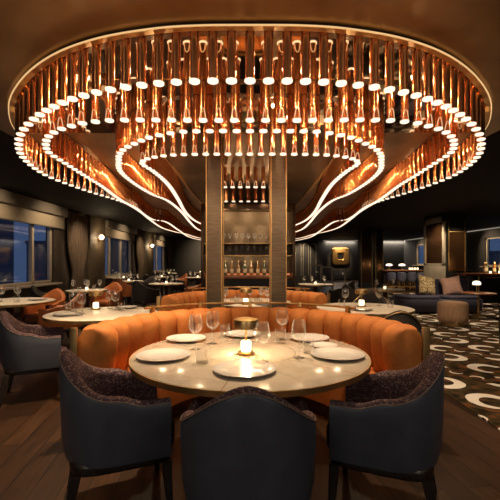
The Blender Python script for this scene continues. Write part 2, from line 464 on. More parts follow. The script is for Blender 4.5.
# ------------------------------------------------------------------ chandelier
def catmull(P, n=24):
    out = []
    for i in range(len(P)-1):
        p0 = P[max(i-1, 0)]; p1 = P[i]; p2 = P[i+1]; p3 = P[min(i+2, len(P)-1)]
        for k in range(n):
            t = k/n
            out.append(tuple(.5*((2*p1[d])+(-p0[d]+p2[d])*t+(2*p0[d]-5*p1[d]+4*p2[d]-p3[d])*t*t+(-p0[d]+3*p1[d]-3*p2[d]+p3[d])*t**3) for d in range(2)))
    out.append(P[-1]); return out
FRONT = {'A': 2.1, 'B': 1.55, 'C': 1.05, 'D': 1.1}
OPEN = {'A': .42, 'B': .12, 'C': .12, 'D': .0}
def resample(P, step, fr, open_):
    # pitch opens from the front run to the swept sides
    dense = even(P, .01); out = [dense[0]]; acc = 0.; tot = 0.
    for a, c in zip(dense[:-1], dense[1:]):
        d = math.hypot(c[0]-a[0], c[1]-a[1]); acc += d; tot += d
        st = step*(1+open_*smooth01((tot-fr+.3)/.8))
        if acc >= st: out.append(c); acc = 0.
    return out
def even(P, step):
    L = [0]
    for a, c in zip(P[:-1], P[1:]): L.append(L[-1]+math.hypot(c[0]-a[0], c[1]-a[1]))
    n = max(1, int(round(L[-1]/step))); out = []; j = 0
    for k in range(n+1):
        s = L[-1]*k/n
        while j < len(L)-2 and L[j+1] < s: j += 1
        t = (s-L[j])/max(1e-9, L[j+1]-L[j])
        out.append((P[j][0]+(P[j+1][0]-P[j][0])*t, P[j][1]+(P[j+1][1]-P[j][1])*t))
    return out
ZB = 2.62
A = [(.0,2.645),(.35,2.65),(.66,2.685),(1.06,2.79),(1.45,2.98),(1.84,3.28),(2.22,3.68),(2.50,4.08),(2.74,4.55),(2.92,5.15),(2.99,5.75),(2.90,6.75),(2.70,7.9),(2.68,8.9),(2.98,11.2),(3.26,14.0),(3.14,16.0),(2.92,17.0),(2.75,19.4),(2.4,21),(2.1,22.6)]
B = [(0,3.38),(.5,3.38),(1.0,3.37),(1.30,3.39),(1.41,3.417),(1.525,3.45),(1.63,3.504),(1.75,3.57),(1.85,3.637),(1.96,3.736),(2.066,3.856),(2.17,4.017),(2.277,4.23),(2.34,4.445),(2.37,4.825),(2.43,5.58),(2.48,6.32),(2.63,7.6),(2.72,9.0),(2.90,11.2),(2.66,12.0),(2.84,15),(3.08,19.2),(2.75,22.2),(2.3,23.6)]
Cc = [(0,3.66),(.4,3.66),(.7,3.69),(1.0,3.83),(1.22,4.03),(1.42,4.25),(1.56,4.5),(1.66,4.78),(1.77,5.1),(1.84,5.5),(1.87,6.2),(1.83,7.1),(1.70,7.9),(1.74,9.7),(1.92,12.2),(2.02,14.6),(1.85,16.2),(1.5,17.5)]
D = [(0,4.44),(.4,4.44),(.82,4.46),(1.08,4.53),(1.26,4.64),(1.37,4.80),(1.39,5.0),(1.35,5.3),(1.34,6.2),(1.45,7.6),(1.64,9.6),(1.69,11.6),(1.52,13.2),(1.2,14.4)]
ROWS = [('A', A, .127), ('B', B, .135), ('C', Cc, .130), ('D', D, .130)]
ch = thing('chandelier', 'huge swirling chandelier of hanging copper tubes with glowing tips', 'chandelier', (0, 4.0, 2.99))
OX, OY, OZ = 0, 4.0, 2.99
def loc(x, y, z=0): return (x-OX, y-OY, z-OZ)
def outline(P, off=0., upto=None):
    R = catmull(P, 10)
    if upto: R = [p for p in R if p[1] <= upto]
    full = [(-x, y) for x, y in reversed(R)] + R[1:]
    return full
# rim band and canopy following the front oval
full = [p for p in outline(A, upto=8.0)]
def offs(P, d):
    out = []
    for i, p in enumerate(P):
        a = P[max(i-1,0)]; c = P[min(i+1, len(P)-1)]
        tx, ty = c[0]-a[0], c[1]-a[1]; l = math.hypot(tx, ty) or 1
        out.append((p[0]+ty/l*d, p[1]-tx/l*d))
    return out
def band(P, d0, d1, z0, z1, name, mat):
    o_, i_ = offs(P, d1), offs(P, d0)
    rings = [[loc(*a, z0), loc(*c, z0), loc(*c, z1), loc(*a, z1)] for a, c in zip(i_, o_)]
    b = MB(); b.loft(rings); return b.build(name, mat, ch, ang=50)
band(full, .055, .082, 2.960, 2.979, 'rim', M['rim'])
band(full, .084, .094, 2.951, 2.958, 'added_halo_strip', M['halo'])  # glowing strip added for the rim's gold line and ceiling glow
band(full, .036, .084, 2.948, 2.960, 'inner_rim', M['gold'])
cp = [p for p in outline(A, upto=4.75)]
b = MB(); b.loft([[loc(*p, 2.962) for p in cp], [loc(*p, 2.979) for p in cp]]); b.build('mirror_canopy', M['canopy'], ch, smooth=False)
# copper ribs on the ceiling that carry the tube rows
for nm, P, st in ROWS:
    R = catmull(P, 8); fullr = [(-x, y) for x, y in reversed(R)] + R[1:]
    band(fullr, -.045, .04, 2.958, 2.979, 'ceiling_rail', M['copper_inner'])
RT = .033
def tube_mesh(mb, x, y, z0, z1, r=RT, seg=14):
    rings = [[(x+r*math.cos(2*PI*i/seg), y+r*math.sin(2*PI*i/seg), z) for i in range(seg)] for z in (z0, z1)]
    mb.loft(rings)
def disc_mesh(mb, x, y, z, r=.039, seg=14):
    rings = [[(x+q*math.cos(2*PI*i/seg), y+q*math.sin(2*PI*i/seg), zz) for i in range(seg)] for q, zz in ((r*.86, z-.012), (r, z-.008), (r, z+.004), (r*.8, z+.008))]
    mb.loft(rings)
def arch_mesh(mb, x, y, z, dx, dy, r=RT, h=.085):
    # emissive arch line lying on the tube's skin, facing direction (dx,dy)
    a0 = math.atan2(dy, dx); pts = []
    w = .82
    for k in range(13):
        t = -1+2*k/12
        a = a0+w*t*(1-.0*abs(t)); zz = z+.008+h*(1-abs(t)**2.4)
        pts.append((x+(r+.001)*math.cos(a), y+(r+.001)*math.sin(a), zz))
    mb.tube(pts, .004, 5)
tubes = []
for nm, P, st in ROWS:
    R = resample(catmull(P, 24), st, FRONT[nm], OPEN[nm])
    pts = [(-x, y) for x, y in reversed(R)] + R[1:]
    for i, (x, y) in enumerate(pts):
        a = None
        if nm == 'A' and y > 4.6 and y < 9: a = (-math.copysign(.55, x), -.83)
        if nm == 'B' and y < 3.75: a = (0, -1)
        if nm == 'D' and y < 4.75: a = (0, -1)
        tubes.append((y+.25*abs(x), x, y, a))
for (y, n_, sp) in ((6.4, 9, .13), (7.9, 7, .155)):
    for i in range(n_):
        x = -.035+(i-(n_-1)/2)*sp
        tubes.append((y+.3, x, y, (0, -1) if y < 7 else None))
tubes.sort(key=lambda t: t[0])
near, far = tubes[:100], tubes[100:]
# prototype meshes shared by the individual tubes
b = MB(); tube_mesh(b, 0, 0, 0, 2.962-ZB); tp = b.build('tube', M['copper'], ch)
b = MB(); disc_mesh(b, 0, 0, 0); dp = b.build('light_disc', M['disc'], tp)
b = MB(); arch_mesh(b, 0, 0, 0, 0, -1); ap = b.build('glow_arch', M['arch'], tp)
for i, (_, x, y, a) in enumerate(near):
    if i == 0: t = tp; ap.parent = None; C.objects.unlink(ap)
    else:
        t = tp.copy(); C.objects.link(t); t.parent = ch
        d = dp.copy(); C.objects.link(d); d.parent = t
    t.location = loc(x, y, ZB)
    if a:
        q = ap.copy(); C.objects.link(q); q.parent = t
        q.rotation_euler = (0, 0, math.atan2(a[1], a[0])+PI/2)
mt, md, ma = MB(), MB(), MB()
for (_, x, y, a) in far:
    X, Y, Z = loc(x, y, ZB); sg = 12 if y < 9 else 8
    tube_mesh(mt, X, Y, Z, Z+2.962-ZB, RT, sg); disc_mesh(md, X, Y, Z, .039, sg)
    if a: arch_mesh(ma, X, Y, Z, *a)
o = mt.build('tube_rows', M['copper'], ch); o['kind'] = 'stuff'
q = md.build('light_disc_rows', M['disc'], o); q['kind'] = 'stuff'
q = ma.build('glow_arch_rows', M['arch'], o); q['kind'] = 'stuff'

# ------------------------------------------------------------------ centre columns and back bar
def column(x0, x1, y0, y1, label):
    t = thing('column', label, 'column', ((x0+x1)/2, (y0+y1)/2, 0)); w, d = (x1-x0)/2, (y1-y0)/2
    b = MB(); b.box(-w, w, -d, d, 0, H-.021); b.build('cladding', M['column'], t, bevel=.004)
    for sx in (-1, 1):
        for sy in (-1, 1):
            b = MB(); b.box(min(sx*w, sx*(w+.012)), max(sx*w, sx*(w+.012)), sy*d-.015, sy*d+.015, 0, H-.021); b.build('corner_strip', M['gold'], t, bevel=.002)
    b = MB(); b.box(-w-.015, w+.015, -d-.015, d+.015, 0, .12); b.build('plinth', M['darkbronze'], t, bevel=.004)
column(-.53, -.355, 4.65, 4.95, 'tall woven bronze column left of the glass shelves')
column(.265, .44, 4.65, 4.95, 'tall woven bronze column right of the glass shelves')
# short bronze tie between the columns under the ceiling
t = thing('back_bar', 'dark open back bar with lit shelves of glassware between the columns', 'shelf unit', (-.04, 8.45, 0))
b = MB(); b.box(-1.0, 1.0, .22, .26, 0, 2.5); b.build('back_panel', M['column'], t, smooth=False)
for sx in (-1, 1):
    b = MB(); b.box(sx*1.0-.03, sx*1.0+.03, -.22, .26, 0, 2.56); b.build('side_panel', M['darkbronze'], t, bevel=.004)
b = MB(); b.box(-1.03, 1.03, -.22, .26, 2.5, 2.62); b.build('top_panel', M['darkbronze'], t, bevel=.004)
for z in (1.50, 1.77):
    b = MB(); b.box(-.97, .97, -.18, .22, z-.025, z); s = b.build('shelf', M['black'], t, bevel=.003)
    b = MB(); b.box(-.97, .97, -.19, -.18, z-.022, z-.004); b.build('edge_strip', M['brass'], s, smooth=False)
b = MB(); b.box(-.97, .97, -.22, .22, .98, 1.05); b.build('counter', M['walnut'], t, bevel=.004)
b = MB(); b.box(-.97, .97, -.16, .22, 0, .98); b.build('cabinet', M['black'], t, smooth=False)
b = MB(); b.box(-.95, .95, .19, .215, 1.06, 1.085); b.build('light_strip', M['glow_red'], t, smooth=False)

# ------------------------------------------------------------------ small table things
def glass_prof(h, r, stem=True):
    w = .0015
    if stem:
        outp = [(0,0),(.036,0),(.036,.003),(.012,.008),(.0045,.02),(.004,h*.42),(.012,h*.46),(r*.75,h*.53),(r,h*.64),(r*.96,h*.78),(r*.74,h)]
        inn = [(r*.74-w,h),(r*.96-w*1.2,h*.78),(r-w*1.4,h*.64),(r*.74-w,h*.54),(.008,h*.48),(0,h*.475)]
    else:
        outp = [(0,0),(r*.86,0),(r*.9,.004),(r,h)]
        inn = [(r-.002,h),(r*.88,.012),(0,.010)]
    return outp+inn
def mk_wine():
    b = MB(); b.lathe(glass_prof(.238, .047), 24); return tag(b.build('wine_glass', M['glass'], ang=60), '', 'glass')
def mk_wine_small():
    b = MB(); b.lathe(glass_prof(.22, .042), 12); return tag(b.build('wine_glass', M['glass_far'], ang=60), '', 'glass')
def mk_tumbler():
    b = MB(); b.lathe(glass_prof(.105, .041, False), 20); return tag(b.build('water_tumbler', M['glass'], ang=60), '', 'glass')
def mk_plate():
    b = MB(); b.lathe([(0,.0),(.085,.0),(.09,.006),(.16,.017),(.172,.019),(.172,.022),(.155,.021),(.105,.011),(.09,.009),(0,.009)], 48)
    return tag(b.build('plate', M['plate'], ang=60), '', 'plate')
def mk_lamp():
    t = thing('table_lamp', '', 'lamp')
    b = MB(); b.lathe([(0,0),(.052,0),(.054,.004),(.054,.014),(.048,.019),(0,.019)], 28); b.build('base', M['brass'], t)
    b = MB(); b.lathe([(0,.019),(.03,.019),(.034,.03),(.034,.08),(.030,.088),(0,.088)], 24); b.build('candle', M['candle'], t)
    b = MB(); b.lathe([(0,.088),(.008,.088),(.006,.20),(0,.20)], 12); b.build('stem', M['brass'], t)
    b = MB(); b.lathe([(.0,.19),(.012,.19),(.07,.178),(.082,.172),(.084,.172),(.084,.215),(.078,.228),(.05,.236),(.012,.238),(0,.245)], 32); b.build('shade', M['brass'], t)
    return t
def mk_mush():
    t = thing('table_lamp', '', 'lamp')
    b = MB(); b.lathe([(0,0),(.055,0),(.055,.012),(.01,.02),(.009,.2),(0,.2)], 16); b.build('stand', M['brass'], t)
    b = MB(); b.lathe([(0,.19),(.085,.19),(.095,.21),(.088,.25),(.06,.275),(0,.285)], 20); b.build('lamp_shade', M['shade'], t)
    return t
def mk_votive():
    t = thing('candle_holder', '', 'candle')
    b = MB(); b.lathe([(0,.01),(.027,.01),(.027,.06),(0,.06)], 12); b.build('candle', M['candle'], t)
    b = MB(); b.lathe(glass_prof(.08, .036, False), 14); b.build('glass_cup', M['glass'], t)
    return t
def mk_bottle(mat):
    def f():
        t = thing('liquor_bottle', '', 'bottle')
        b = MB(); b.lathe([(0,0),(.037,0),(.04,.01),(.04,.19),(.03,.22),(.014,.245),(.013,.30),(0,.30)], 14); b.build('bottle_body', M[mat], t)
        b = MB(); b.lathe([(.0405,.06),(.0412,.06),(.0412,.15),(.0405,.15)], 14); b.build('bottle_label', M['label_paper'], t)
        b = MB(); b.lathe([(0,.30),(.016,.30),(.016,.33),(0,.33)], 10); b.build('stopper', M['brass'], t)
        return t
    return f
P_wine, P_wines, P_tum, P_plate, P_lamp, P_mush, P_vot = map(Proto, (mk_wine, mk_wine_small, mk_tumbler, mk_plate, mk_lamp, mk_mush, mk_votive))
P_bot, P_botg = Proto(mk_bottle('bottle')), Proto(mk_bottle('bottle_green'))

# ------------------------------------------------------------------ tables
TZ = .75
def table(label, x, y, R, top='white', group=None, seg=64, base='darkbronze'):
    t = thing('dining_table', label, 'table', (x, y, 0), 0, group)
    b = MB(); b.lathe([(0,TZ-.028),(R-.006,TZ-.028),(R-.006,TZ-.002),(R-.01,TZ),(0,TZ)], seg); b.build('tabletop', M[top], t, ang=30)
    rings = [[(q*math.cos(2*PI*i/seg), q*math.sin(2*PI*i/seg), z) for q, z in ((R-.006,TZ-.034),(R,TZ-.034),(R,TZ-.003),(R-.006,TZ-.003))] for i in range(seg)]
    b = MB(); b.loft(rings, True, True); b.build('brass_edge', M['brass'], t, ang=30)
    b = MB(); b.lathe([(0,.02),(.06,.02),(.055,.1),(.045,.4),(.06,.68),(.16,TZ-.03),(0,TZ-.03)], 28); b.build('pedestal', M[base], t)
    q = min(.34, R*.5)
    b = MB(); b.lathe([(0,0),(q,0),(q,.012),(.08,.03),(0,.03)], 36); b.build('foot', M[base], t)
    return t
MT = (0., 2.52)
table('large round cream marble table with brass edge in the foreground booth', *MT, .77, 'marble', seg=96)
def on(x, y, z=TZ): return (x, y, z)
P_plate.put('white plate at the front of the marble table, before the dark chair', on(-.03, 2.07))
P_plate.put('white plate at the left side of the marble table by the left chair', on(-.545, 2.37), .4, scale=(.97,.97,1))
P_plate.put('white plate at the back left of the marble table by the orange booth', on(-.49, 2.90), .8, scale=(.87,.87,1))
P_plate.put('white plate at the right side of the marble table by the right chair', on(.555, 2.40), 1.2, scale=(.98,.98,1))
P_plate.put('white plate at the back right of the marble table by the orange booth', on(.46, 2.92), 1.7, scale=(.88,.88,1))
P_plate.put('white plate on the marble table behind the brass lamp', on(-.06, 3.08), 2., scale=(.85,.85,1))
P_lamp.put('small brass table lamp with glowing candle at the marble table centre', on(-.026, 2.46))
P_wine.put('wine glass on the marble table between the two left plates', on(-.375, 2.60), .1)
P_wine.put('wine glass on the marble table, second from the left, nearest the lamp on that side', on(-.275, 2.77), .2)
P_wine.put('wine glass on the marble table just right of the brass lamp', on(.075, 2.27), .3)
P_wine.put('wine glass standing behind a tumbler toward the back of the marble table', on(.25, 2.93), .4)
P_wine.put('wine glass on the marble table beside the right-hand plate', on(.306, 2.37), .5)
P_tum.put('water tumbler between the left plate and the front plate on the marble table', on(-.285, 2.24), .1)
P_tum.put('water tumbler in front of the rear wine glass on the marble table', on(.225, 2.79), .2)
P_tum.put('water tumbler between wine glass and right plate on the marble table', on(.385, 2.49), .3, scale=(.9,.9,.85))
P_tum.put('water tumbler at the back of the marble table left of the lamp', on(-.20, 3.02), .4)
b = MB(); b.lathe([(0,0),(.06,0),(.075,.006),(.095,.016),(.097,.018),(.09,.0185),(.07,.01),(0,.008)], 36); o = b.build('side_plate', M['plate'], ang=60)
o.location = on(.52, 2.665); tag(o, 'small side plate between the two right plates on the marble table', 'plate')

# ------------------------------------------------------------------ channel-back booths
def booth(name, label, cx, cy, a0, a1, nch, ri=1.08, ro=1.29, rail=(38, 142), ends=(1,1)):
    """channel-back banquette on an arc, angles in degrees (0 = +X)"""
    t = thing(name, label, 'sofa', (cx, cy, 0))
    steps = [0, .015, .04, .08, .14, .22, .32, .43, .57, .68, .78, .86, .92, .96, .985]
    us = [c+q for c in range(nch) for q in steps]+[nch]
    rings = []
    zt = .86
    for u in us:
        f = u-math.floor(u)
        a = math.radians(a0+(a1-a0)*u/nch)
        bul = max(0., math.sin(PI*f))**.5 if 0 < f < 1 else 0.
        q = .085*bul
        prof = [(ri+.10-q*.4, .40), (ri+.055-q, .47), (ri+.03-q, .60), (ri+.015-q, .74), (ri+.02-q, .80), (ri+.035-q*.8, zt-.035+q*.3), (ri+.075-q*.3, zt-.008+q*.3), (ri+.15, zt-.012+q*.25), (ro-.02, zt-.08), (ro-.02, .40)]
        rings.append([(r*math.cos(a), r*math.sin(a), z) for r, z in prof])
    b = MB(); b.loft(rings); b.build('backrest', M['orange'], t, ang=75)
    def arc(prof, name, mat, A0=a0, A1=a1, n=64, ang=40):
        rings = [[(r*math.cos(a), r*math.sin(a), z) for r, z in prof] for a in [math.radians(A0+(A1-A0)*k/n) for k in range(n+1)]]
        b = MB(); b.loft(rings); return b.build(name, mat, t, ang=ang)
    arc([(ri-.33,.13),(ri-.33,.40),(ri-.32,.44),(ri-.28,.46),(ri+.05,.46),(ri+.1,.44),(ri+.1,.13)], 'seat', M['orange'], ang=55)
    arc([(ri-.28,0),(ri-.28,.13),(ri+.12,.13),(ri+.12,0)], 'plinth', M['darkbronze'])
    arc([(ro-.02,.02),(ro-.02,.80),(ro,.82),(ro+.02,.80),(ro+.02,.02)], 'outer_panel', M['legs'])
    for e, a in ((ends[0], a0), (ends[1], a1)):
        if not e: continue
        ar = math.radians(a); s = -1 if a == a0 else 1
        b = MB(); mat = Matrix.Rotation(ar, 4, 'Z')
        y0, y1 = (0, .02) if s > 0 else (-.02, 0)
        b.box(ro-.025, ro+.025, y0, y1, .0, .87, mat); b.build('end_post', M['brass'], t, bevel=.004)
    if rail:
        pts = [((ro+.0)*math.cos(a), (ro)*math.sin(a),   .905) for a in [math.radians(rail[0]+(rail[1]-rail[0])*k/40) for k in range(41)]]
        b = MB(); b.tube(pts, .011, 8); rl = b.build('rail', M['brass'], t)
        for k in range(5):
            a = math.radians(rail[0]+4+(rail[1]-rail[0]-8)*k/4)
            b = MB(); b.box(ro-.02, ro+.02, -.018, .018, .80, .92, Matrix.Rotation(a, 4, 'Z')); b.build('rail_bracket', M['brass'], rl, bevel=.003)
    return t
booth('booth_sofa', 'curved orange channel-back booth wrapping the marble table', 0, 2.84, -3, 183, 18)
booth('booth_sofa', 'curved orange channel-back booth behind the two tall columns', 0, 5.4, 20, 184, 16, rail=(40, 142))
table('round table with a white top in the booth behind the columns', 0, 5.72, .62, 'white')
P_lamp.put('brass candle lamp on the white table behind the columns', on(-.06, 5.3))
for i, (x, y) in enumerate([(-.36, 5.55), (.0, 5.75), (.25, 5.5), (.17, 5.7)]):
    P_wines.put(['wine glass at the left end of the white table behind the columns', 'wine glass in the middle of the white table behind the columns', 'wine glass of the right pair on the table behind the columns, nearer', 'wine glass of the right pair on the table behind the columns, farther'][i], on(x, y))
for i, (x, y) in enumerate([(-.24, 5.35), (.1, 5.3), (-.2, 5.75), (.33, 5.4)]):
    P_tum.put('water tumbler on the white table behind the columns', on(x, y), 0, 'tumblers on the table behind the columns')
P_plate.put('white plate on the table behind the columns, left of the lamp', on(-.36, 5.38), scale=(.8,.8,1))
P_plate.put('white plate on the table behind the columns, right of the lamp', on(.22, 5.3), scale=(.8,.8,1))

# ------------------------------------------------------------------ armchairs
def make_chair(shell_m, lining_m, leg_m, name='armchair', piping='tan', seatm=None, detail=True, metal_rim=False):
    t = thing(name, '', 'chair')
    a, yf, y0, dep = .295, .235, -.03, .27
    path = []
    for k in range(7): path.append((a, yf-(yf-y0)*k/7, 0.))
    nA = 28 if detail else 18
    for k in range(nA+1):
        p = PI*k/nA; cx, sy = math.cos(p), math.sin(p)
        e = .93
        path.append((a*math.copysign(abs(cx)**e, cx), y0-dep*abs(sy)**e, max(1e-6, 1-(abs(cx)**e)**1.7)))
    for k in range(1, 8): path.append((-a, y0+(yf-y0)*k/7, 0.))
    def top(x, y, sp):
        if sp <= 0: return .635+.04*smooth01((.10-y)/.13)
        return .675+.195*sp
    def nrm(i):
        p = path[max(i-1,0)]; q = path[min(i+1,len(path)-1)]
        tx, ty = q[0]-p[0], q[1]-p[1]; l = math.hypot(tx, ty); return (ty/l, -tx/l)   # outward for this winding
    th = .062
    outer, lin, pip = [], [], []
    for i, (x, y, sp) in enumerate(path):
        nx, ny = nrm(i); 
        if x*nx+(y-.0)*ny < 0: nx, ny = -nx, -ny
        h = top(x, y, sp)
        def P(off, z):
            k = 1+.10*(z-.66)
            return Vector(((x+nx*off)*k, (y+ny*off)*k if y < 0 else (y+ny*off), z))
        outer.append([P(-.01,.335), P(.004,.42), P(.006,.56), P(.003,h-.03), P(-.004,h-.014), P(-th+.012,h-.014), P(-th+.006,.40), P(-th+.006,.335)])
        lin.append([P(-.002,h-.013), P(-.006,h-.002), P(-.02,h+.006), P(-.04,h+.004), P(-.058,h-.008), P(-th-.006,h-.03), P(-th-.010,(h+.43)/2), P(-th-.006,.42), P(-th+.008,.42), P(-th+.012,h-.02)])
        pip.append(P(.001,h-.012))
    b = MB(); b.loft(outer); b.build('shell', shell_m, t, ang=60)
    b = MB(); b.loft(lin); b.build('lining', lining_m, t, ang=60)
    b = MB(); b.tube(pip, .003 if not metal_rim else .008, 6); b.build('piping', M[piping], t)
    # seat cushion
    ins = []
    for k in range(40):
        p = 2*PI*k/40; cx, sy = math.cos(p), math.sin(p)
        ins.append((.215*math.copysign(abs(cx)**.45, cx), .045+.245*math.copysign(abs(sy)**.45, sy)))
    rings = [[(x*s, .02+(y-.02)*s, z) for x, y in ins] for s, z in ((.94,.33),(.99,.345),(1.,.39),(1.,.43),(.97,.455),(.90,.468),(.5,.474))]
    b = MB(); b.loft(rings); b.build('seat_cushion', seatm or lining_m, t, ang=60)
    # frame + legs
    rings = [[(x*s, y*s*.98, z) for x, y in [(q[0]*1.2, (q[1]-.02)*1.12-.02) for q in ins]] for s, z in ((.95,.29),(.98,.30),(.98,.335),(.95,.345))]
    b = MB(); b.loft(rings); b.build('seat_frame', leg_m, t, ang=50)
    for sx in (-1, 1):
        for fy, kick in ((.22, .02), (-.22, -.055)):
            b = MB(); rings = []
            for z, w in ((.30,.026),(.2,.022),(0,.013)):
                k = (.30-z)/.30; cx, cy = sx*(.225+.02*k), fy+kick*k
                rings.append([(cx-w, cy-w, z), (cx+w, cy-w, z), (cx+w, cy+w, z), (cx-w, cy+w, z)])
            b.loft(rings); b.build('leg', leg_m, t, bevel=.004)
    return t
P_chair = Proto(lambda: make_chair(M['leather'], M['tweed'], M['legs']))
P_ochair = Proto(lambda: make_chair(M['rust'], M['rust'], M['legs'], piping='rust', detail=False))
P_dchair = Proto(lambda: make_chair(M['dark_fab'], M['dark_fab'], M['legs'], piping='legs', detail=False))
P_bchair = Proto(lambda: make_chair(M['dark_fab'], M['dark_fab'], M['legs'], piping='brass', detail=False, metal_rim=True))
def face(x, y, tx, ty): return math.atan2(ty-y, tx-x)-PI/2
P_chair.put('navy leather and tweed armchair with its back to us at front centre', (-.008, 1.72, 0), 0.)
P_chair.put('navy leather and tweed armchair on the left of the marble table', (-.735, 2.14, 0), math.radians(-68))
P_chair.put('navy leather and tweed armchair on the right of the marble table', (.735, 2.10, 0), math.radians(67))
P_chair.put('navy leather and tweed armchair at the left edge, away from the marble table', (-2.15, 3.8, 0), math.radians(-66))

# ------------------------------------------------------------------ surrounding tables
table('round white table behind the booth on the left, set with four glasses', -1.74, 4.47, .63)
P_lamp.put('brass candle lamp on the left table just behind the booth', on(-1.95, 4.78))
for i, (x, y) in enumerate([(-2.15, 4.6), (-1.95, 4.38), (-1.80, 4.85), (-1.68, 4.72)]):
    P_wine.put(['leftmost wine glass on the left table just behind the booth', 'nearest wine glass on the left table just behind the booth', 'wine glass right of the candle lamp on the left table, farther', 'wine glass right of the candle lamp on the left table, nearer'][i], on(x, y), i*.3)
for i, (x, y) in enumerate([(-2.25, 4.68), (-1.90, 4.2), (-1.58, 4.65)]):
    P_tum.put(['water tumbler at the left rim of the left table behind the booth', 'water tumbler nearest us on the left table behind the booth', 'water tumbler at the right of the left table behind the booth'][i], on(x, y))
P_plate.put('white plate at the left rim of the left table behind the booth', on(-2.06, 4.25), scale=(.85,.85,1))
P_plate.put('white plate at the back of the left table behind the booth', on(-1.6, 4.9), scale=(.8,.8,1))
# T2 far left
table('round white table at the left edge below the nearest window', -3.68, 5.8, .62)
P_wine.put('wine glass on the left edge table, nearer the frame edge', on(-3.78, 5.75))
P_wine.put('wine glass on the left edge table, nearer the rust chair', on(-3.58, 5.82))
P_tum.put('water tumbler on the left edge table below the window', on(-3.46, 5.6))
P_plate.put('white plate on the left edge table below the window', on(-3.35, 5.95), scale=(.8,.8,1))
P_ochair.put('rust leather armchair behind the table at the left edge', (-3.55, 6.55, 0), math.radians(165))
P_ochair.put('rust leather armchair right of the table at the left edge', (-2.95, 5.95, 0), math.radians(95))
# T4 right
table('round white table behind the booth on the right', 1.5, 4.98, .62)
P_lamp.put('brass candle lamp on the right table just behind the booth', on(1.50, 5.08))
P_wine.put('wine glass left of the lamp on the right table behind the booth', on(1.30, 5.15))
P_wine.put('wine glass right of the lamp on the right table behind the booth', on(1.77, 5.18))
P_tum.put('water tumbler at the left of the right table behind the booth', on(1.20, 4.95))
P_tum.put('water tumbler at the right of the right table behind the booth', on(1.84, 4.95))
P_plate.put('white plate on the right table behind the booth', on(1.38, 4.70), scale=(.85,.85,1))
P_bchair.put('black tub chair with brass rim between the orange booth and the right table', (1.47, 4.0, 0), math.radians(2))
P_bchair.put('black tub chair with brass rim behind the right table', (1.95, 6.1, 0), math.radians(160))
# more distant tables: (x, y, R, name, lamp, nglass, chairs)
def set_table(x, y, R, where, ng, lamp=None, chairs=()):
    table('small round white table ' + where, x, y, R, seg=40)
    for i in range(ng):
        a = .5+2*PI*i/ng
        P_wines.put('wine glass on the table ' + where, on(x+R*.62*math.cos(a), y+R*.62*math.sin(a)), 0, 'wine glasses on the table ' + where)
    if lamp: P_vot.put('glowing candle cup on the table ' + where, on(x, y))
    for j in range(2):
        a = 1.2+PI*j
        P_tum.put('water tumbler on the table ' + where, on(x+R*.5*math.cos(a), y+R*.5*math.sin(a)), 0, 'tumblers on the table ' + where)
    for (kind, ang, lab) in chairs:
        a = math.radians(ang); d = R+.32
        cx, cy = x+d*math.cos(a), y+d*math.sin(a)
        (P_ochair if kind == 'o' else P_dchair).put(lab, (cx, cy, 0), face(cx, cy, x, y))
set_table(-3.5, 8.1, .42, 'beside the hanging brown curtain', 4, True, [('d', 200, 'black armchair left of the table beside the hanging curtain'), ('o', 75, 'rust armchair behind the table beside the hanging curtain')])
set_table(-3.85, 12.0, .45, 'below the first wall sconce', 4, True, [('o', 270, 'rust armchair in front of the table below the first sconce'), ('d', 60, 'black armchair behind the table below the first sconce')])
set_table(-2.35, 10.6, .48, 'left of the columns with a black chair before it', 5, True, [('d', 238, 'black armchair with its back to us left of the columns'), ('o', 0, 'rust armchair right of the table left of the columns')])
set_table(-4.75, 14.2, .42, 'below the second window', 3, True, [('d', 300, 'black armchair by the table below the second window')])
set_table(-3.6, 15.4, .45, 'midway down the left aisle', 4, True, [('d', 250, 'black armchair before the table midway down the left aisle'), ('o', 30, 'rust armchair by the table midway down the left aisle')])
set_table(-2.05, 14.8, .48, 'close to the left column, far back', 4, True, [('o', 0, 'rust armchair by the far table close to the left column'), ('d', 200, 'black armchair by the far table close to the left column')])
set_table(-4.4, 20.5, .45, 'below the far sconce', 4, True, [('d', 270, 'black armchair before the table below the far sconce')])
set_table(-2.9, 22, .48, 'in front of the far left corner', 4, True, [('d', 250, 'black armchair before the table in the far left corner')])
set_table(1.78, 10.3, .48, 'right of the columns before the arched panel', 5, True, [('o', 195, 'rust armchair left of the table before the arched panel'), ('d', 320, 'black armchair right of the table before the arched panel')])
set_table(3.0, 8.4, .42, 'left of the blue sofa', 2, True, [('d', 200, 'black armchair left of the table near the blue sofa')])

# back-bar glassware
for z, nm in ((1.77, 'upper'), (1.50, 'lower')):
    for i in range(9):
        P_wines.put('wine glass in the row on the %s back bar shelf' % nm, (-.58+i*.135, 8.38, z), 0, 'glasses on the %s back bar shelf' % nm)
for i in range(8):
    (P_bot if i % 3 else P_botg).put('bottle standing in the row on the back bar counter' if i % 3 else 'dark green bottle standing in the row on the back bar counter', (-.55+i*.145, 8.47, 1.05), 0, 'bottles on the back bar counter' if i % 3 else 'green bottles on the back bar counter')

